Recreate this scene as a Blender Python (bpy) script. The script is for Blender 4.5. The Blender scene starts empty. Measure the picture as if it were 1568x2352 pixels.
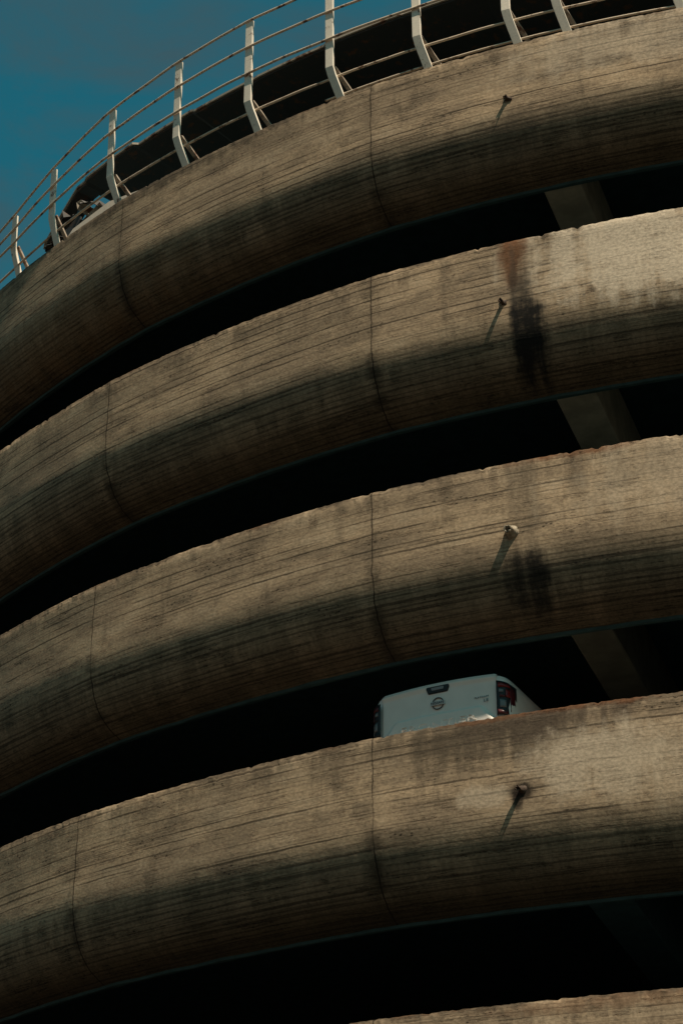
import bpy, bmesh, math, random
import numpy as np
from mathutils import Vector, Matrix, noise
random.seed(7)
SC=bpy.context.scene
SC.view_settings.view_transform='Standard'; SC.view_settings.look='None'; SC.view_settings.exposure=0
RAD=16.98; AX=35.85
TOPS=[17.4,14.4,11.4,8.4,5.4,2.4]
GROUND=-1.6
rad=math.radians
def P(r,th,z): return Vector((r*math.sin(rad(th)), AX-r*math.cos(rad(th)), z))

class N:
    def __init__(s,name):
        s.m=bpy.data.materials.new(name); s.m.use_nodes=True; s.t=s.m.node_tree; s.t.nodes.clear()
        s.out=s.t.nodes.new('ShaderNodeOutputMaterial'); s.b=s.t.nodes.new('ShaderNodeBsdfPrincipled')
        s.t.links.new(s.b.outputs[0],s.out.inputs[0])
    def set(s,sock,v):
        if isinstance(v,bpy.types.NodeSocket): s.t.links.new(v,sock)
        else: sock.default_value=v
    def math(s,op,a,b=0.0,c=0.0,clamp=False):
        n=s.t.nodes.new('ShaderNodeMath'); n.operation=op; n.use_clamp=clamp
        s.set(n.inputs[0],a); s.set(n.inputs[1],b); s.set(n.inputs[2],c); return n.outputs[0]
    def comb(s,x,y,z=0.0):
        n=s.t.nodes.new('ShaderNodeCombineXYZ'); s.set(n.inputs[0],x); s.set(n.inputs[1],y); s.set(n.inputs[2],z); return n.outputs[0]
    def noise(s,vec,scale=1.0,detail=4.0,rough=.55,dist=0.0,dim='3D'):
        n=s.t.nodes.new('ShaderNodeTexNoise'); n.noise_dimensions=dim; s.set(n.inputs['Vector'],vec); n.inputs['Scale'].default_value=scale
        n.inputs['Detail'].default_value=detail; n.inputs['Roughness'].default_value=rough; n.inputs['Distortion'].default_value=dist; return n.outputs[0]
    def step(s,v,a,b,lo=0.0,hi=1.0):
        n=s.t.nodes.new('ShaderNodeMapRange'); n.interpolation_type='SMOOTHSTEP'
        s.set(n.inputs[0],v); n.inputs[1].default_value=a; n.inputs[2].default_value=b; n.inputs[3].default_value=lo; n.inputs[4].default_value=hi; return n.outputs[0]
    def mix(s,f,a,b,mode='MIX'):
        n=s.t.nodes.new('ShaderNodeMix'); n.data_type='RGBA'; n.blend_type=mode
        s.set(n.inputs[0],f)
        for i,v in ((6,a),(7,b)):
            if isinstance(v,tuple): n.inputs[i].default_value=(*v[:3],1)
            else: s.t.links.new(v,n.inputs[i])
        return n.outputs[2]
    def bump(s,h,dist,strength=1.0):
        n=s.t.nodes.new('ShaderNodeBump'); n.inputs['Distance'].default_value=dist; n.inputs['Strength'].default_value=strength
        s.set(n.inputs['Height'],h); return n.outputs[0]
    def color(s,c,rough=.9,metal=0.0):
        if isinstance(c,tuple): s.b.inputs['Base Color'].default_value=(*c[:3],1)
        else: s.t.links.new(c,s.b.inputs['Base Color'])
        s.set(s.b.inputs['Roughness'],rough); s.b.inputs['Metallic'].default_value=metal
    def objco(s):
        return s.t.nodes.new('ShaderNodeTexCoord').outputs['Object']

def U(th): return rad(th)*RAD
JOINT0=-14.5; JSTEP=360/26.
def concrete(level,spots):
    n=N("weathered_board_concrete_%d"%level)
    uvn=n.t.nodes.new('ShaderNodeUVMap'); uvn.uv_map='UVMap'
    sp=n.t.nodes.new('ShaderNodeSeparateXYZ'); n.t.links.new(uvn.outputs[0],sp.inputs[0])
    u,v=sp.outputs[0],sp.outputs[1]
    sd=level*37.3+5
    def nz(su,sv,det=2,ro=.55,k=0.0,vsrc=None):
        return n.noise(n.comb(n.math('MULTIPLY_ADD',u,su,sd*1.7+k*3.1),n.math('MULTIPLY_ADD',v if vsrc is None else vsrc,sv,k*5.3+sd)),1.0,det,ro,0,'2D')
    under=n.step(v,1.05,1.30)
    big=nz(.5,1.0,3,.6,1); med=nz(1.2,3.4,6,.66,2); fine=nz(24,34,2,.6,3); iso=nz(3.0,4.5,6,.7,5)
    g1=nz(.26,36,3,.65,4)
    col=n.mix(n.step(big,.36,.62),(.54,.390,.250),(.40,.292,.192))
    col=n.mix(n.step(med,.48,.68,0,.6),col,(.23,.172,.118))
    col=n.mix(n.step(med,.46,.34,0,.4),col,(.61,.465,.315))
    col=n.mix(n.step(iso,.54,.68,0,.35),col,(.20,.152,.108))
    col=n.mix(n.step(g1,.44,.70,0,.32),col,(.16,.12,.08))
    dr=nz(3.2,.7,5,.7,11)
    lipm=n.math('MULTIPLY',n.step(dr,.46,.64),n.step(v,0.0,.50,1,0))
    lip2=n.math('MULTIPLY',n.step(med,.36,.52),n.step(v,0.0,.10,1,0))
    soot=n.math('MAXIMUM',n.math('MULTIPLY',lipm,.45),n.math('MULTIPLY',lip2,.80))
    soot=n.math('MAXIMUM',soot,n.math('MULTIPLY',n.step(dr,.56,.72),.32))
    col=n.mix(soot,col,(.085,.065,.046))
    rl=n.math('MULTIPLY',n.math('MULTIPLY',n.step(big,.56,.64),n.step(iso,.42,.56)),n.step(v,0.0,.07,.5,0)); col=n.mix(rl,col,(.15,.072,.036))
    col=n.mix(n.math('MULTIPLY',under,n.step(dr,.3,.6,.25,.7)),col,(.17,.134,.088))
    col=n.mix(n.step(v,1.25,2.05,0,.66 if level<3 else .88),col,(.050,.038,.024))  # shade put into the colour down the curved underside, deeper on lower bands
    vt=n.math('MULTIPLY_ADD',u,.004,v)
    def rows(period,w,su,lo,hi,k):
        q=n.math('DIVIDE',n.math('ADD',vt,k),period)
        d=n.math('ABSOLUTE',n.math('SUBTRACT',n.math('FRACT',q),n.math('MULTIPLY_ADD',iso,.26,.37)))
        row=n.math('FLOOR',q)
        m=nz(su,7.31,5,.68,k*40+20,row)
        s_=n.step(m,lo,hi)
        return n.math('MULTIPLY',n.math('LESS_THAN',d,n.math('MULTIPLY',s_,w)),n.math('MULTIPLY_ADD',s_,.65,.35))
    L1=rows(.098,.105,.24,.42,.62,0.0)
    L2=rows(.0437,.165,.38,.44,.66,.031)
    Lu=n.math('MULTIPLY',rows(.066,.165,.32,.30,.58,.012),under)
    L=n.math('MAXIMUM',n.math('MAXIMUM',L1,n.math('MULTIPLY',L2,.6)),n.math('MULTIPLY',Lu,.8))
    cr=nz(.25,6,8,.70,9)
    crk=n.math('MULTIPLY',n.step(n.math('ABSOLUTE',n.math('SUBTRACT',cr,.56)),0,.010,1,0),n.step(med,.47,.54))
    crk=n.math('MAXIMUM',crk,n.math('MULTIPLY',n.step(n.math('ABSOLUTE',n.math('SUBTRACT',cr,.42)),0,.008,1,0),n.step(dr,.48,.55)))
    col=n.mix(n.math('MULTIPLY',L,.72),col,(.036,.027,.019))
    col=n.mix(n.math('MULTIPLY',crk,.88),col,(.028,.020,.014))
    vo=n.t.nodes.new('ShaderNodeTexVoronoi'); vo.voronoi_dimensions='2D'; vo.inputs['Scale'].default_value=1.0
    n.t.links.new(n.comb(n.math('MULTIPLY',u,8),n.math('MULTIPLY',v,15)),vo.inputs['Vector'])
    pit=n.math('MULTIPLY',n.step(vo.outputs['Distance'],.07,.18,1,0),n.step(med,.53,.61))
    pit=n.math('MULTIPLY',pit,n.step(cr,.47,.54))
    col=n.mix(n.math('MULTIPLY',pit,.85),col,(.03,.023,.017))
    dp=nz(5.5,.40,4,.6,23)
    wn=n.math('ADD',n.math('MULTIPLY',n.math('SUBTRACT',dp,.5),2.6),n.math('MULTIPLY',n.math('SUBTRACT',iso,.5),2.8))
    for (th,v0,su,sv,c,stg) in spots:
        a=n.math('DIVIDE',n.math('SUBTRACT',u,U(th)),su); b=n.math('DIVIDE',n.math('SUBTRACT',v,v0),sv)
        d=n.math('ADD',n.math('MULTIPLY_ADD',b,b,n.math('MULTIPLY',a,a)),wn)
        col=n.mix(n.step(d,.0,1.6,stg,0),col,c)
    ju=n.math('FRACT',n.math('DIVIDE',n.math('SUBTRACT',n.math('MULTIPLY_ADD',iso,.05,u),U(JOINT0)+.025-U(JSTEP)*.5),U(JSTEP)))
    jd=n.math('MULTIPLY',n.math('ABSOLUTE',n.math('SUBTRACT',ju,.5)),U(JSTEP))
    js=n.math('MULTIPLY',n.step(jd,.01,.16,1,0),n.step(med,.38,.58,.10,.85))
    col=n.mix(n.math('MULTIPLY',js,n.step(v,.8,1.4,.18,.95)),col,(.05,.038,.026))
    jstr=n.math('MAXIMUM',n.step(dr,.38,.55,.40,.8),n.math('MULTIPLY',under,.95))
    col=n.mix(n.math('MULTIPLY',n.step(jd,.003,.014,1,0),jstr),col,(.022,.016,.011))
    fm=n.step(fine,.25,.75,.80,1.14)
    mul=n.t.nodes.new('ShaderNodeVectorMath'); mul.operation='SCALE'; n.t.links.new(col,mul.inputs[0]); n.t.links.new(fm,mul.inputs[3])
    n.color(mul.outputs[0],.93); n.b.inputs['Specular IOR Level'].default_value=.15
    h=n.math('SUBTRACT',n.math('MULTIPLY_ADD',fine,.18,n.math('MULTIPLY',iso,.35)),n.math('MULTIPLY',n.math('MAXIMUM',L1,crk),.6))
    n.t.links.new(n.bump(h,.010,.8),n.b.inputs['Normal'])
    return n.m

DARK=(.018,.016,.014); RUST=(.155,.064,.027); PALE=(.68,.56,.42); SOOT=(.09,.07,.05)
spots={0:[(-8.2,1.35,.25,.4,SOOT,.5),(-33,1.5,2.6,.5,(.20,.12,.06),.4),(-27,.03,2.8,.15,(.05,.04,.03),.7),(-3,.35,1.6,.4,PALE,.4)],
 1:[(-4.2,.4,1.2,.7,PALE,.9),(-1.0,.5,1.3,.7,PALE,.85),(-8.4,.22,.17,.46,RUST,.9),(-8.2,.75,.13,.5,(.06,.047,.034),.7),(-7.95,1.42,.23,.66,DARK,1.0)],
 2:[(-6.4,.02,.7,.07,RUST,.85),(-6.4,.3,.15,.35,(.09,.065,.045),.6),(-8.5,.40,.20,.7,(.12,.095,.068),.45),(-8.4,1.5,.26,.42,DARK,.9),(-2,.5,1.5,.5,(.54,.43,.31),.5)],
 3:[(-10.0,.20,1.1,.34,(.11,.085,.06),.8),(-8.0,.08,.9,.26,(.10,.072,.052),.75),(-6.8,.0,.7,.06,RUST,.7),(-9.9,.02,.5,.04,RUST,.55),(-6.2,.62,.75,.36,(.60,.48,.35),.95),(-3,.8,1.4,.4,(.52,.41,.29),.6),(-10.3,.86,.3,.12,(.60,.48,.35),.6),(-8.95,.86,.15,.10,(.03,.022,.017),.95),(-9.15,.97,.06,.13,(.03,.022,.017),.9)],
 4:[(-6,.08,1.2,.08,RUST,.4)],5:[]}

def simple(name,c,rough=.9,metal=0.0,var=.3,scale=6.0,bmp=.003):
    n=N(name); co=n.objco(); f=n.noise(co,scale,3,.6)
    d=tuple(x*(1-var) for x in c); n.color(n.mix(n.step(f,.3,.7),c,d),rough,metal)
    if bmp: n.t.links.new(n.bump(f,bmp,.3),n.b.inputs['Normal'])
    return n.m
M_dark=simple("shaded_interior_concrete",(.036,.080,.085),.95)  # concrete colour darkened to carry the black interior shade
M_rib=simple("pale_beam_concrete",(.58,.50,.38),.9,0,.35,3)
M_rib_shade=simple("shaded_beam_concrete",(.13,.12,.09),.9,0,.35,3)  # darker copy of the beam concrete, painted shade for the lower decks
M_bounce=simple("bounce_strip_pale",(.80,.71,.60),.9,0,.12,3)  # pale reflector colour for the added floor strip
def rusty(name,paint,amount):
    n=N(name); co=n.objco(); f=n.noise(co,7,4,.65); g=n.noise(co,40,2,.6)
    c=n.mix(n.step(g,.3,.7,0,.3),paint,tuple(x*.6 for x in paint))
    c=n.mix(n.step(f,amount,amount+.12),c,(.14,.06,.028)); n.color(c,.6); n.t.links.new(n.bump(f,.002,.5),n.b.inputs['Normal']); return n.m
M_post=rusty("chipped_white_paint",(.92,.82,.68),.60)
M_rail=rusty("rust_flecked_rail_paint",(.78,.62,.46),.53)
M_strut=rusty("rusty_strut_paint",(.40,.31,.23),.52)
M_roof=rusty("dirty_roof_sheet",(.05,.045,.04),.55)
M_rim=rusty("weathered_roof_trim",(.42,.35,.27),.50)
M_panel=rusty("dented_sheet_paint",(.34,.31,.26),.66)

def link(o): SC.collection.objects.link(o); return o
def mesh_obj(name,verts,faces,mat,parent=None,smooth=False):
    me=bpy.data.meshes.new(name); me.from_pydata([tuple(v) for v in verts],[],faces); me.update()
    bm=bmesh.new(); bm.from_mesh(me); bmesh.ops.recalc_face_normals(bm,faces=bm.faces); bm.to_mesh(me); bm.free()
    o=link(bpy.data.objects.new(name,me)); me.materials.append(mat)
    if smooth: me.shade_smooth()
    if parent: o.parent=parent
    return o
def empty(name,loc,label,cat):
    o=link(bpy.data.objects.new(name,None)); o.location=loc; o["label"]=label; o["category"]=cat; return o
def reparent(o,p):
    o.parent=p; o.matrix_parent_inverse=p.matrix_basis.inverted()

psi,p_,r_=rad(-13.36),rad(29.30),rad(.30)
F=Vector((math.sin(psi)*math.cos(p_),math.cos(psi)*math.cos(p_),math.sin(p_)))
Ra=Vector((math.cos(psi),-math.sin(psi),0)); Ua=Ra.cross(F)
Rt=Ra*math.cos(r_)+Ua*math.sin(r_); Up=Ua*math.cos(r_)-Ra*math.sin(r_)

# ---------------- garage
garage=link(bpy.data.objects.new("parking_garage",None))
garage["label"]="round multi-storey concrete car park ramp with stained curved parapets"; garage["category"]="parking garage"
prof=[(-.015,0)]+[(0,-.02)]+[(0,-.02-(.96/12)*i) for i in range(1,13)]
curve=[(-.004,-1.05),(-.012,-1.13),(-.030,-1.24),(-.062,-1.36),(-.106,-1.47),(-.16,-1.57),(-.22,-1.66),(-.29,-1.73),(-.37,-1.79),(-.46,-1.84),(-.56,-1.88)]
NF=len(prof)
prof+=curve
inner=[(-.57,-1.91),(-.62,-1.91),(-.62,-.90),(-.24,-.62),(-.24,0.0)]
def angles():
    a=[];t=-180.
    while t<180-1e-6:
        fine=-52<=t<20
        a.append(t); t+= .12 if fine else 1.0
    return sorted(a)
ANG=angles()
HALF=rad(JSTEP/2)
for L,zt in enumerate(TOPS):
    verts=[]
    full=prof+inner
    vl=[0.0]
    for i in range(1,len(full)): vl.append(vl[-1]+math.hypot(full[i][0]-full[i-1][0],full[i][1]-full[i-1][1]))
    for th in ANG:
        pk=math.floor((th-JOINT0)/JSTEP); fr=(th-JOINT0)/JSTEP
        facet=.2*(RAD*math.cos(HALF)/math.cos(rad((fr-pk-.5)*JSTEP))-RAD+.08)
        u=U(th)
        for i,(dr,dz) in enumerate(full):
            zz=zt+dz; r=RAD+dr+facet
            if i<len(prof):
                r+=.007*noise.noise(Vector((u*.6,vl[i]*1.5,L*9)))+.003*noise.noise(Vector((u*3,vl[i]*6,L*9+3)))
            if i<=1 or i==len(full)-1:
                e=noise.noise(Vector((u*1.1,L*5.5,0)))*.12+noise.noise(Vector((u*7,L*5.5,4)))*.35+noise.noise(Vector((u*19,L*5.5,8)))*.6
                c=noise.noise(Vector((u*9,L*7.7,9)))
                zz+=e*.016-max(0,c-.36)*.11
                if i==1: r-=max(0,noise.noise(Vector((u*11,L,2))))*.03; zz-=max(0,noise.noise(Vector((u*15,L,5))))*.04
            if i==len(prof)-1 or i==len(prof): zz+=.012*noise.noise(Vector((u*2.5,L*3,7)))
            verts.append(P(r,th,zz))
    n=len(full);na=len(ANG);faces=[]
    for a in range(na):
        b=(a+1)%na
        for i in range(n):
            j=(i+1)%n
            faces.append((a*n+i,b*n+i,b*n+j,a*n+j))
    me=bpy.data.meshes.new("parapet"); me.from_pydata([tuple(v) for v in verts],[],faces)
    uvl=me.uv_layers.new(name="UVMap")
    data=np.zeros((len(faces)*4,2)); q=0
    tot=vl[-1]+.3
    for a in range(na):
        ua=U(ANG[a]); ub=U(ANG[a+1]) if a+1<na else U(180)
        for i in range(n):
            vi=vl[i]; vj=vl[i+1] if i+1<n else tot
            data[q]=(ua,vi);data[q+1]=(ub,vi);data[q+2]=(ub,vj);data[q+3]=(ua,vj);q+=4
    uvl.data.foreach_set("uv",data.ravel())
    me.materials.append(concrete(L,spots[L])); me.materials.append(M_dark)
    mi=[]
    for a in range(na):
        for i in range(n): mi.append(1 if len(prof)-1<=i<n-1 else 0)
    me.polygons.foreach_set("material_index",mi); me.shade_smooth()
    me.update()
    o=link(bpy.data.objects.new("parapet",me)); o.parent=garage
    bm=bmesh.new(); bm.from_mesh(me); bmesh.ops.recalc_face_normals(bm,faces=bm.faces)
    for e in bm.edges:
        if len(e.link_faces)==2 and e.calc_face_angle(0)>rad(35): e.smooth=False
    bm.to_mesh(me); bm.free()
    R1=RAD-.30;R0_=8.4; t0=-.62;t1=-.88; seg=180
    vs=[];fs=[]
    for k in range(seg):
        th=k*360/seg
        for r,dz in ((R1,t0),(R1-.30,t1),(R0_,t1),(R0_,t0)): vs.append(P(r,th,zt+dz))
    for k in range(seg):
        b=(k+1)%seg
        for i in range(4):
            j=(i+1)%4; fs.append((k*4+i,b*4+i,b*4+j,k*4+j))
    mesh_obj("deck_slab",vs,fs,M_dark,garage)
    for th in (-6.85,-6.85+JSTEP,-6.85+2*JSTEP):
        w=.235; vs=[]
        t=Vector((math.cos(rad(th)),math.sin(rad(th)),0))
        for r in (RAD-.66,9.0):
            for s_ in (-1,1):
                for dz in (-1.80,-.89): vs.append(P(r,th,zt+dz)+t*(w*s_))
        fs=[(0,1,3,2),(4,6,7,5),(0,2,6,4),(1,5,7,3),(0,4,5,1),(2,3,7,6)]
        ob=mesh_obj("ceiling_beam",vs,fs,M_rib if L<2 else M_rib_shade if L==2 else M_dark,garage)  # lowest beams take the dark interior colour as painted shade
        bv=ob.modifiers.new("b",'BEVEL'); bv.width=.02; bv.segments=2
vs=[];fs=[];zb=8.4-.62+.004
for i in range(15):
    th=-19+i*.9; vs+=[P(16.66,th,zb),P(15.6,th,zb)]
for i in range(14): fs.append((i*2,i*2+2,i*2+3,i*2+1))
mesh_obj("bounce_strip",vs,fs,M_bounce,garage)  # unseen pale strip added to bounce sunlight up onto the tailgate
vs=[];fs=[];seg=96
for k in range(seg):
    vs+= [P(8.4,k*360/seg,GROUND-.2),P(8.4,k*360/seg,18.8)]
for k in range(seg):
    b=(k+1)%seg; fs.append((k*2,b*2,b*2+1,k*2+1))
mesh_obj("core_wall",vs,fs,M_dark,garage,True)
M_pipe=simple("mortar_crusted_pipe",(.45,.38,.28),.85,0,.5,30)
M_pipeR=simple("rusted_pipe",(.10,.065,.045),.85,0,.5,30)
for (L,th,dz,ln) in ((0,-8.35,-.86,.08),(1,-8.9,-.86,.11),(2,-8.95,-.87,.12),(3,-8.95,-.84,.10),(4,-8.6,-.87,.15)):
    c=P(RAD-.02,th,TOPS[L]+dz); out=Vector((math.sin(rad(th)),-math.cos(rad(th)),0))
    out=(out+Vector((random.uniform(-.35,.05),0,random.uniform(-.2,.02)))).normalized()
    a=out.orthogonal().normalized(); b=out.cross(a)
    vs=[];fs=[];k=14;rings=[(-.06,.050),(.02,.042),(.028,.026),(ln*.6,.021),(ln,.026),(ln,.017),(.03,.015)]
    if L==2: rings=[(-.05,.085),(.03,.07),(.06,.05),(.09,.046),(.13,.042),(.13,.028),(.05,.025)]
    for d,r in rings:
        for q in range(k):
            an=2*math.pi*q/k; rr=r*(1+.4*noise.noise(Vector((q*1.3,d*20,L))) *(2.5 if d<.05 else 1))
            dd=d+(.07*noise.noise(Vector((q*.9,L,3))) if d>ln*.9 else 0)
            vs.append(c+out*dd+(a*math.cos(an)+b*math.sin(an))*rr)
    for i in range(len(rings)-1):
        for q in range(k): fs.append((i*k+q,i*k+(q+1)%k,(i+1)*k+(q+1)%k,(i+1)*k+q))
    fs.append(tuple((len(rings)-1)*k+q for q in range(k)))
    mesh_obj("drain_pipe",vs,fs,M_pipe if L==2 else M_pipeR,garage,True)

# ---------------- roof over the top deck
RR=16.2; ZR=TOPS[0]+1.83
roof=empty("canopy_roof",P(0,0,ZR),"dark sheet metal canopy over the top deck with torn end","roof")
tl=[-39.2+102.2*i/416 for i in range(417)]
def rj(th):
    k=math.floor((th+30.9)/4.15); q=random.Random(k*3+1); jj=q.uniform(-.05,.03); jz=q.uniform(-.03,.03)
    return jj,jz-.19*max(0,-36.0-th)
vs=[];fs=[]
for th in tl:
    jj,jz=rj(th); rin=8 if th>-35.5 else 15.9
    for rr,dz in ((RR+jj,jz),(RR+jj,jz-.05),(rin,-.05+(jz if rin>8 else 0)),(rin,(jz if rin>8 else 0))): vs.append(P(rr,th,ZR+dz))
for a in range(len(tl)-1):
    for i in range(4):
        j=(i+1)%4; fs.append((a*4+i,(a+1)*4+i,(a+1)*4+j,a*4+j))
fs.append((0,1,2,3))
ob=mesh_obj("roof_sheet",vs,fs,M_roof); reparent(ob,roof)
vs=[];fs=[]
for th in tl:
    jj,jz=rj(th)
    for rr,dz in ((RR+jj+.03,jz+.018),(RR+jj+.03,jz-.018),(RR+jj+.003,jz-.018),(RR+jj+.003,jz+.018)): vs.append(P(rr,th,ZR+dz))
for a in range(len(tl)-1):
    for i in range(4):
        j=(i+1)%4; fs.append((a*4+i,(a+1)*4+i,(a+1)*4+j,a*4+j))
ob=mesh_obj("roof_trim",vs,fs,M_rim); reparent(ob,roof)
vs=[];fs=[];q=random.Random(4)
for i in range(26):
    th=-40.5+i*.28; vs+=[P(16.62,th,TOPS[0]-.03),P(16.55,th,TOPS[0]+.16+.022*i+.10*q.random())]
for i in range(25): fs.append((i*2,i*2+2,i*2+3,i*2+1))
ob=mesh_obj("kerb_flashing",vs,fs,M_roof); ob.modifiers.new("s",'SOLIDIFY').thickness=.02; reparent(ob,roof)

# ---------------- railing
rail=empty("guard_railing",P(RAD,-15,TOPS[0]),"white painted steel guard railing with rusty rails on top parapet","railing")
def sweep(path,w,d,side,name,mat,parent):
    vs=[];fs=[]
    for i,p in enumerate(path):
        a=path[max(0,i-1)];b=path[min(len(path)-1,i+1)]; t=(b-a).normalized(); nrm=t.cross(side).normalized()
        for sx,sy in ((-1,-1),(1,-1),(1,1),(-1,1)): vs.append(p+side*(sx*w/2)+nrm*(sy*d/2))
    for i in range(len(path)-1):
        for q in range(4): fs.append((i*4+q,i*4+(q+1)%4,i*4+4+(q+1)%4,i*4+4+q))
    fs.append((0,1,2,3)); e=len(path)*4-4; fs.append((e,e+3,e+2,e+1))
    o=mesh_obj(name,vs,fs,mat); m=o.modifiers.new("b",'BEVEL'); m.width=.004; m.segments=1
    reparent(o,parent); return o
TOPH=[(-38.7, 1.07), (-37.1, 1.15), (-33.9, 1.44), (-30.0, 1.72), (-25.4, 1.87), (-20.9, 1.96)]
def ztop(th): return float(np.interp(th,[a for a,b in TOPH],[b for a,b in TOPH]))
posts=[-49.4,-45.2,-41,-37.15,-33.8,-29.1,-24.7,-20.5,-16.15,-11.9,-7.85,-5.7,-.9,3.3,7.5,11.7]
for th in posts:
    side=Vector((math.cos(rad(th)),math.sin(rad(th)),0)); z=TOPS[0]
    lean=.42 if th>-32 else .16; h=ztop(th-.5)
    s_=random.uniform(-.10,.10)
    path=[(-.15,-.03,.1),(-.03,.44,-.80),(.0,.56,-.95),(.02,h,-1.0+s_)]
    sweep([P(RAD+a,th+t*lean,z+b) for a,b,t in path],.115,.04,side,"post",M_post,rail)
    sweep([P(RAD+a-.035,th+t*lean,z+b) for a,b,t in [(-.34,-.03,1.6),(-.03,.62,-.85)]],.065,.03,side,"strut",M_strut,rail)
def tube(pts,r,name,mat,parent,k=8):
    vs=[];fs=[]
    for i,p in enumerate(pts):
        a=pts[max(0,i-1)];b=pts[min(len(pts)-1,i+1)]; t=(b-a).normalized(); s=t.cross(Vector((0,0,1))).normalized(); u=s.cross(t)
        for q in range(k): an=2*math.pi*q/k; vs.append(p+s*math.cos(an)*r+u*math.sin(an)*r)
    for i in range(len(pts)-1):
        for q in range(k): fs.append((i*k+q,i*k+(q+1)%k,(i+1)*k+(q+1)%k,(i+1)*k+q))
    o=mesh_obj(name,vs,fs,mat,None,True); reparent(o,parent); return o
for fr_,off in ((1.0,.045),(.76,.045),(.52,.045),(.22,-.07)):
    pts=[]
    for i in range(0,260):
        th=-50+i*.25
        sag=.012*noise.noise(Vector((th*.5,fr_*9,0)))
        pts.append(P(RAD+off,th,TOPS[0]+ztop(th)*fr_+sag))
    tube(pts,.017,"rail",M_rail,rail)
tube([P(RAD-.12,-17+i*.25,TOPS[0]+.14) for i in range(130)],.016,"rail",M_rail,rail)

sh=empty("sheet_metal_panel",P(16.75,-31.5,TOPS[0]),"bent pale sheet metal panel propped behind the railing","metal sheet")
T0=TOPS[0]
vs=[P(16.9,-33.2,T0-.03),P(16.7,-31.6,T0-.03),P(16.45,-29.9,T0-.03),P(16.35,-29.9,T0+.74),P(16.55,-31.3,T0+.64),P(16.8,-32.9,T0+.27)]
ob=mesh_obj("bent_sheet",vs,[(0,1,4,5),(1,2,3,4)],M_panel); ob.modifiers.new("s",'SOLIDIFY').thickness=.01; reparent(ob,sh)
rs=random.Random(11)
db=empty("torn_roof_sheets",P(16.5,-35,T0+.5),"crumpled torn roofing sheets hanging at the canopy end","debris")
for k in range(16):
    t_=rs.random()
    c=P(16.45+rs.uniform(-.1,.1),-36.9+4.2*t_+rs.uniform(-.3,.3),T0+.25+t_*.45+rs.uniform(0,.35))
    vs=[]
    a=Vector((rs.uniform(-1,1),rs.uniform(-1,1),rs.uniform(-.6,.6))).normalized(); b=a.orthogonal().normalized(); cc=a.cross(b)
    for i in range(4):
        for j in range(3): vs.append(c+a*(i-1.5)*.13*rs.uniform(.8,1.2)+b*(j-1)*.07+cc*rs.uniform(-.05,.05))
    fs=[(i*3+j,i*3+j+1,i*3+j+4,i*3+j+3) for i in range(3) for j in range(2)]
    ob=mesh_obj("torn_sheet",vs,fs,M_rim if k in(2,5) else M_roof); ob.modifiers.new("s",'SOLIDIFY').thickness=.008; reparent(ob,db)

# ---------------- pickup truck
TO=Vector((-3.615,19.849,7.78)); TX=Vector((.969,-.245,0)).normalized(); TY=Vector((.245,.969,0)).normalized()
TM=Matrix(((TX.x,TY.x,0,TO.x),(TX.y,TY.y,0,TO.y),(0,0,1,TO.z),(0,0,0,1)))
truck=empty("pickup_truck",(0,0,0),"white double cab pickup truck parked tail-out behind concrete parapet","pickup truck")
truck.matrix_world=TM
def tp(o,par=None): o.parent=par or truck; return o
def paint(name,c,rough=.3,metal=0,coat=.6):
    n=N(name); f=n.noise(n.objco(),3,3,.6); n.color(n.mix(n.step(f,.3,.7),c,tuple(x*.93 for x in c)),rough,metal); n.b.inputs['Coat Weight'].default_value=coat; n.b.inputs['Coat Roughness'].default_value=.08; return n.m
M_white=paint("white_car_paint",(.97,.88,.79),.35,0,.3); M_blackp=paint("black_plastic",(.012,.012,.013),.45,0,0)
M_red=paint("red_lens",(.20,.010,.010),.35,0,.1); M_clear=paint("clear_lens",(.20,.20,.20),.35,0,.2); M_dred=paint("dark_red_lens",(.09,.008,.010),.4,0,.1)
M_chrome=paint("satin_chrome",(.60,.61,.62),.3,.85,0); M_glass=paint("tinted_glass",(.012,.014,.016),.06,0,1); M_tyre=simple("tyre_rubber",(.02,.02,.02),.9); M_letter=paint("grey_badge",(.20,.21,.22),.4,.1,0)
M_emb=paint("brushed_emblem_metal",(.05,.055,.06),.4,.1,0); M_embl=paint("pale_emblem_plate",(.60,.61,.61),.5,.0,0)
M_lever=paint("grey_handle_paint",(.30,.31,.32),.5,0,0)
def grid(name,fn,nu,nv,mat,thick=0,par=None,smooth=True):
    vs=[fn(i/nu,j/nv) for i in range(nu+1) for j in range(nv+1)]
    fs=[(i*(nv+1)+j,(i+1)*(nv+1)+j,(i+1)*(nv+1)+j+1,i*(nv+1)+j+1) for i in range(nu) for j in range(nv)]
    o=mesh_obj(name,vs,fs,mat,None,smooth)
    if thick: m=o.modifiers.new("s",'SOLIDIFY'); m.thickness=thick; m.offset=0
    return tp(o,par)
def sm(a,b,x):
    t=min(1,max(0,(x-a)/(b-a))); return t*t*(3-2*t)
TH=1.37
def loft(name,secs,mat,par=None,sharp=40):
    n=len(secs[0]);vs=[v for s in secs for v in s];fs=[]
    for i in range(len(secs)-1):
        for j in range(n): fs.append((i*n+j,i*n+(j+1)%n,(i+1)*n+(j+1)%n,(i+1)*n+j))
    fs.append(tuple(range(n))); fs.append(tuple(reversed(range((len(secs)-1)*n,len(secs)*n))))
    o=mesh_obj(name,vs,fs,mat,None,True)
    bm=bmesh.new(); bm.from_mesh(o.data)
    for e in bm.edges:
        if len(e.link_faces)==2 and e.calc_face_angle(0)>rad(sharp): e.smooth=False
    bm.to_mesh(o.data); bm.free()
    return tp(o,par)
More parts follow.
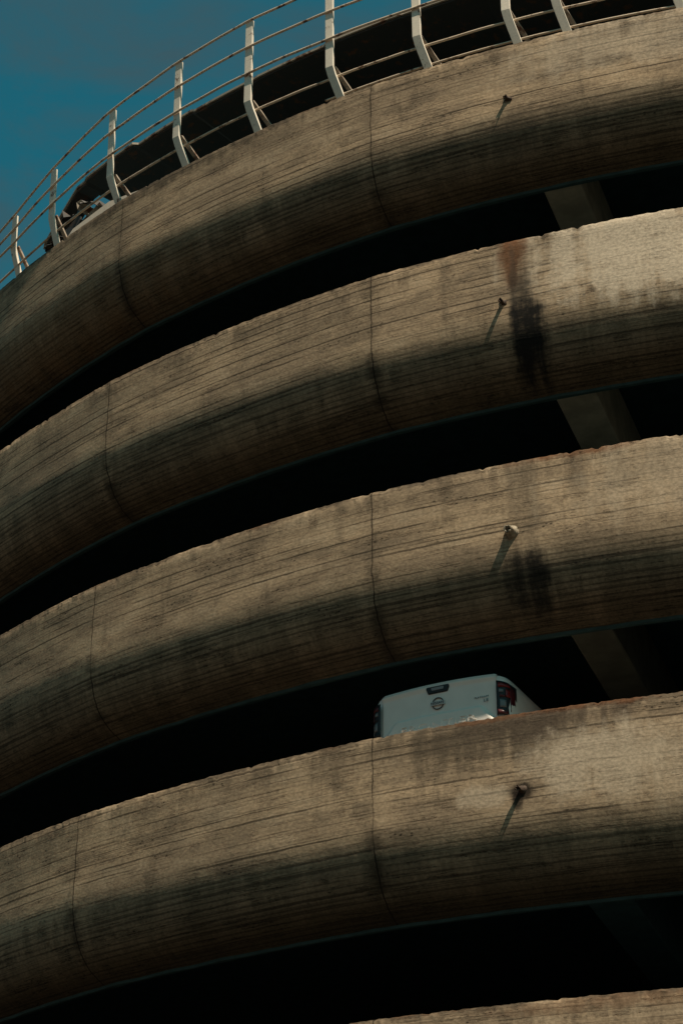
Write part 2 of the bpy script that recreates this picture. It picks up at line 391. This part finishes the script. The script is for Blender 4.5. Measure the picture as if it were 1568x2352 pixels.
half=[(.78,.48),(.82,.56),(.84,.75),(.845,.95),(.835,1.10),(.82,1.22),(.80,1.29),(.775,1.33),(.745,1.345),(.71,1.345),(.705,.90)]
def bsec(y,wd,dz=0):
    s=[]
    for x,z in half: s.append(Vector((x-wd if x>.74 else x-wd*.3,y,z+dz*(1 if z>1.2 else 0))))
    return s+[Vector((-v.x,v.y,v.z)) for v in reversed(s)]
body=loft("body",[bsec(.0,.09,-.01),bsec(.02,.05),bsec(.06,.022),bsec(.12,.008),bsec(.22,.0),bsec(.5,0),bsec(1.55,0)],M_white)
fr=[(.74,.35),(.83,.45),(.86,.75),(.86,.98),(.83,1.08),(.78,1.12)]
def fsec(y,sc=1,top=0):
    s=[Vector((x*sc,y,z+(top if z>.9 else 0))) for x,z in fr]
    return s+[Vector((-v.x,v.y,v.z)) for v in reversed(s)]
loft("cab_lower",[fsec(1.56),fsec(3.6),fsec(4.3,.99,-.03),fsec(4.95,.95,-.08),fsec(5.15,.86,-.14)],M_white)
def csec(y,w0,w1,z1):
    return [Vector((x,y,z)) for x,z in ((-w0,1.10),(w0,1.10),(w1,z1-.05),(w1-.08,z1),(-w1+.08,z1),(-w1,z1-.05))]
loft("cab",[csec(1.62,.77,.73,1.25),csec(1.85,.77,.61,1.70),csec(2.2,.77,.61,1.73),csec(3.0,.77,.61,1.72),csec(3.75,.77,.72,1.15)],M_white)
grid("rear_window",lambda a,b:Vector(((a-.5)*(1.15-.1*b),1.665+.19*b-.01,1.27+.38*b)),4,4,M_glass,.004)
for sx in (-1,1):
    grid("side_window",lambda a,b,sx=sx:Vector((sx*(.765-.125*b),2.0+a*(1.35-.35*b),1.16+.46*b)),6,3,M_glass,.004)
loft("bumper",[[Vector((x,y,z)) for x,z in ((-.78,.42),(.78,.42),(.82,.5),(.80,.60),(-.80,.60),(-.82,.5))] for y in (-.16,-.06)],M_chrome)
for sx in (-1,1):
    for y in (1.0,4.2):
        k=28;vs=[];fs=[];rg=[(.30,.22),(.30,.24),(.37,.25),(.385,.22),(.385,.04),(.37,.0),(.2,.02)]
        for rr,dx in rg:
            for q in range(k): an=2*math.pi*q/k; vs.append(Vector((sx*(.62+dx),y+rr*math.cos(an),.385+rr*math.sin(an))))
        for i in range(len(rg)-1):
            for q in range(k): fs.append((i*k+q,i*k+(q+1)%k,(i+1)*k+(q+1)%k,(i+1)*k+q))
        fs.append(tuple(6*k+q for q in range(k)))
        wh=tp(mesh_obj("wheel",vs,fs,M_tyre,None,True))
        vs=[];fs=[]
        for rr,dx in ((.30,.235),(.26,.20),(.08,.22),(.0,.225)):
            for q in range(k): an=2*math.pi*q/k; vs.append(Vector((sx*(.62+dx+(.015 if q%5<2 and rr>.05 else 0)),y+rr*math.cos(an),.385+rr*math.sin(an))))
        for i in range(3):
            for q in range(k): fs.append((i*k+q,i*k+(q+1)%k,(i+1)*k+(q+1)%k,(i+1)*k+q))
        tp(mesh_obj("rim",vs,fs,M_chrome,None,True),wh)
HW=.683
CR=.022
def tgy(x,z):
    d=TH-z
    y=-.045+.035*sm(0,.05,.05-d)
    y+=.018*sm(.02,.10,d)
    y+=.02*(x/HW)**2
    b=sm(.35,.385,d)*sm(0,.05,(.52+(d-.36)*.9)-abs(x))
    return y-.034*b
def tg(a,b):
    x=(a*2-1)*HW; crown=CR*(1-(x/HW)**2); z=.62+(TH-.62)*b
    zz=z+crown*sm(.62,TH,z)
    cr=sm(HW-.03,HW,abs(x))*sm(TH-.04,TH,z)*.012
    return Vector((x,tgy(x,z),zz-cr))
tail=grid("tailgate",tg,90,90,M_white,.0)
tail.modifiers.new("s",'SOLIDIFY').thickness=.04; tail.modifiers["s"].offset=-1
def plate(name,pts,y0,y1,mat,par,bev=.006):
    n=len(pts);vs=[Vector((x,y0,z)) for x,z in pts]+[Vector((x,y1,z)) for x,z in pts]
    fs=[tuple(range(n)),tuple(reversed(range(n,2*n)))]+[(i,(i+1)%n,n+(i+1)%n,n+i) for i in range(n)]
    o=mesh_obj(name,vs,fs,mat)
    if bev: m=o.modifiers.new("b",'BEVEL'); m.width=bev; m.segments=3
    return tp(o,par)
zc=TH+CR-.085
hd=plate("handle",[(-.135,zc+.042),(.135,zc+.042),(.14,zc+.015),(.115,zc-.045),(-.115,zc-.045),(-.14,zc+.015)],-.042,-.01,M_blackp,tail,.012)
plate("handle_lever",[(-.075,zc+.022),(.075,zc+.022),(.07,zc-.010),(-.07,zc-.010)],-.048,-.03,M_lever,tail,.006)
zc=TH+CR-.255
vs=[];fs=[];k=40;m_=10
for i in range(k):
    an=2*math.pi*i/k
    for j in range(m_):
        b=2*math.pi*j/m_; rr=.066+.006*math.cos(b); vs.append(Vector((rr*math.cos(an),-.036+.006*math.sin(b),zc+rr*math.sin(an))))
for i in range(k):
    for j in range(m_): fs.append((i*m_+j,((i+1)%k)*m_+j,((i+1)%k)*m_+(j+1)%m_,i*m_+(j+1)%m_))
em=tp(mesh_obj("emblem",vs,fs,M_emb,None,True),tail)
em2=plate("emblem_bar",[(-.082,zc+.021),(.082,zc+.021),(.082,zc-.021),(-.082,zc-.021)],-.050,-.03,M_embl,tail,.003)
def text(s,size,x,z,y,mat,name,ext=.002,wide=1.0):
    cu=bpy.data.curves.new(name,'FONT'); cu.body=s; cu.size=size; cu.extrude=ext; cu.align_x='CENTER'; cu.align_y='CENTER'; cu.space_character=1.05
    o=bpy.data.objects.new(name,cu); link(o); bpy.context.view_layer.update()
    me=bpy.data.meshes.new_from_object(o.evaluated_get(bpy.context.evaluated_depsgraph_get())); bpy.data.objects.remove(o)
    o=link(bpy.data.objects.new(name,me)); me.materials.clear(); me.materials.append(mat)
    me.transform(Matrix.Translation((x,y,z))@Matrix.Rotation(rad(90),4,'X')@Matrix.Diagonal((wide,1,1,1)))
    return tp(o,tail)
text("NISSAN",.040,0,zc,-.052,M_blackp,"emblem_lettering",.001,1.1)
text("PLATINUM",.026,.51,TH-.255,-.024,M_letter,"badge_lettering",.002,1.3)
text("LE",.046,.56,TH-.300,-.022,M_letter,"badge_lettering",.002,1.3)
text("FRONTIER",.105,.0,TH-.485,-.058,M_white,"embossed_lettering",.008,1.8)
PATH=[(.690,-.035),(.72,-.032),(.752,-.018),(.778,.008),(.797,.04),(.81,.09),(.822,.15),(.83,.21)]
def lampfn(sx,off,s0,s1,z0,z1):
    def fn(a,b):
        s=s0+(s1-s0)*a; f=s*(len(PATH)-1); i=min(int(f),len(PATH)-2); t=f-i
        x=PATH[i][0]*(1-t)+PATH[i+1][0]*t; y=PATH[i][1]*(1-t)+PATH[i+1][1]*t
        dx=PATH[i+1][0]-PATH[i][0]; dy=PATH[i+1][1]-PATH[i][1]; l=math.hypot(dx,dy)
        z=TH-.02-(z0+(z1-z0)*(1-b))-.05*s*b
        return Vector((sx*(x+dy/l*off),y-dx/l*off,z))
    return fn
for sx in (-1,1):
    R_,D_=(M_red,M_dred) if sx>0 else (M_dred,M_blackp)
    lp=grid("tail_light",lampfn(sx,.006,0,.92,.085,.49),14,8,M_blackp,.006)
    grid("red_lens",lampfn(sx,.014,.10,.60,.11,.165),10,2,R_,.006,lp)
    grid("red_lens",lampfn(sx,.014,.60,.82,.13,.44),6,6,D_,.006,lp)
    grid("red_lens",lampfn(sx,.014,.06,.5,.42,.475),6,2,D_,.006,lp)
    grid("red_lens",lampfn(sx,.015,.40,.60,.17,.28),4,4,R_,.006,lp)
    grid("red_lens",lampfn(sx,.015,.15,.40,.24,.28),4,2,D_,.006,lp)
    grid("clear_lens",lampfn(sx,.012,.16,.42,.30,.40),5,4,M_clear,.006,lp)
    grid("clear_lens",lampfn(sx,.012,.14,.30,.18,.225),5,4,M_clear,.006,lp)

n=N("asphalt_ground"); co=n.objco(); f=n.noise(co,.05,4,.6); n.color(n.mix(f,(.020,.016,.011),(.034,.027,.018)),.95)
g=mesh_obj("ground",[(-3000,-3000,GROUND),(3000,-3000,GROUND),(3000,3000,GROUND),(-3000,3000,GROUND)],[(0,1,2,3)],n.m); g["kind"]="structure"

# ---------------- light
aS=49.5; eS=58.5
sd=Vector((math.sin(rad(aS))*math.cos(rad(eS)),-math.cos(rad(aS))*math.cos(rad(eS)),math.sin(rad(eS))))
sun=bpy.data.lights.new("sun",'SUN'); sun.energy=5.0; sun.angle=rad(.6); sun.color=(1,.86,.68)
so=link(bpy.data.objects.new("sun",sun)); so.rotation_euler=sd.to_track_quat('Z','Y').to_euler(); so.location=(20,-10,40)
w=bpy.data.worlds.new("World"); SC.world=w; w.use_nodes=True; nt=w.node_tree
bg=nt.nodes['Background']; sky=nt.nodes.new('ShaderNodeTexSky'); sky.sky_type='NISHITA'; sky.sun_disc=False
sky.sun_elevation=rad(eS); sky.sun_rotation=math.atan2(sd.x,sd.y)
mx=nt.nodes.new('ShaderNodeMix'); mx.data_type='RGBA'; mx.blend_type='MULTIPLY'; mx.inputs[0].default_value=1
mx.inputs[7].default_value=(.26,1.60,1.28,1)
tc=nt.nodes.new('ShaderNodeTexCoord'); mp=nt.nodes.new('ShaderNodeMapping'); mp.inputs['Scale'].default_value=(2,2,5); mp.inputs['Rotation'].default_value=(.5,.35,.2); mp.inputs['Location'].default_value=(3.3,1.2,.4)
nz=nt.nodes.new('ShaderNodeTexNoise'); nz.inputs['Scale'].default_value=4.5; nz.inputs['Detail'].default_value=7; nz.inputs['Roughness'].default_value=.62; nz.inputs['Distortion'].default_value=.5
mr=nt.nodes.new('ShaderNodeMapRange'); mr.inputs[1].default_value=.36; mr.inputs[2].default_value=.66; mr.inputs[4].default_value=.65
cl=nt.nodes.new('ShaderNodeMix'); cl.data_type='RGBA'; cl.inputs[7].default_value=(1.15,1.75,1.95,1)
nt.links.new(tc.outputs['Generated'],mp.inputs[0]); nt.links.new(mp.outputs[0],nz.inputs[0]); nt.links.new(nz.outputs[0],mr.inputs[0]); nt.links.new(mr.outputs[0],cl.inputs[0])
nt.links.new(sky.outputs[0],mx.inputs[6]); nt.links.new(mx.outputs[2],cl.inputs[6])
se=nt.nodes.new('ShaderNodeSeparateXYZ'); hz=nt.nodes.new('ShaderNodeMapRange'); hz.interpolation_type='SMOOTHSTEP'
hz.inputs[1].default_value=.08; hz.inputs[2].default_value=.45; hz.inputs[3].default_value=1; hz.inputs[4].default_value=0
hm=nt.nodes.new('ShaderNodeMix'); hm.data_type='RGBA'; hm.inputs[7].default_value=(4.0,2.9,2.1,1)  # low sky out of view, warmed and brightened as fill for the tailgate
nt.links.new(tc.outputs['Generated'],se.inputs[0]); nt.links.new(se.outputs[2],hz.inputs[0]); nt.links.new(hz.outputs[0],hm.inputs[0]); nt.links.new(cl.outputs[2],hm.inputs[6])
nt.links.new(hm.outputs[2],bg.inputs[0]); bg.inputs[1].default_value=.05

cam=bpy.data.cameras.new("camera"); co_=link(bpy.data.objects.new("camera",cam))
co_.matrix_world=Matrix((( Rt.x,Up.x,-F.x,0),(Rt.y,Up.y,-F.y,0),(Rt.z,Up.z,-F.z,0),(0,0,0,1)))
cam.sensor_fit='VERTICAL'; cam.sensor_height=36; cam.lens=36*4645/2352; cam.clip_end=8000; cam.clip_start=.1
SC.camera=co_
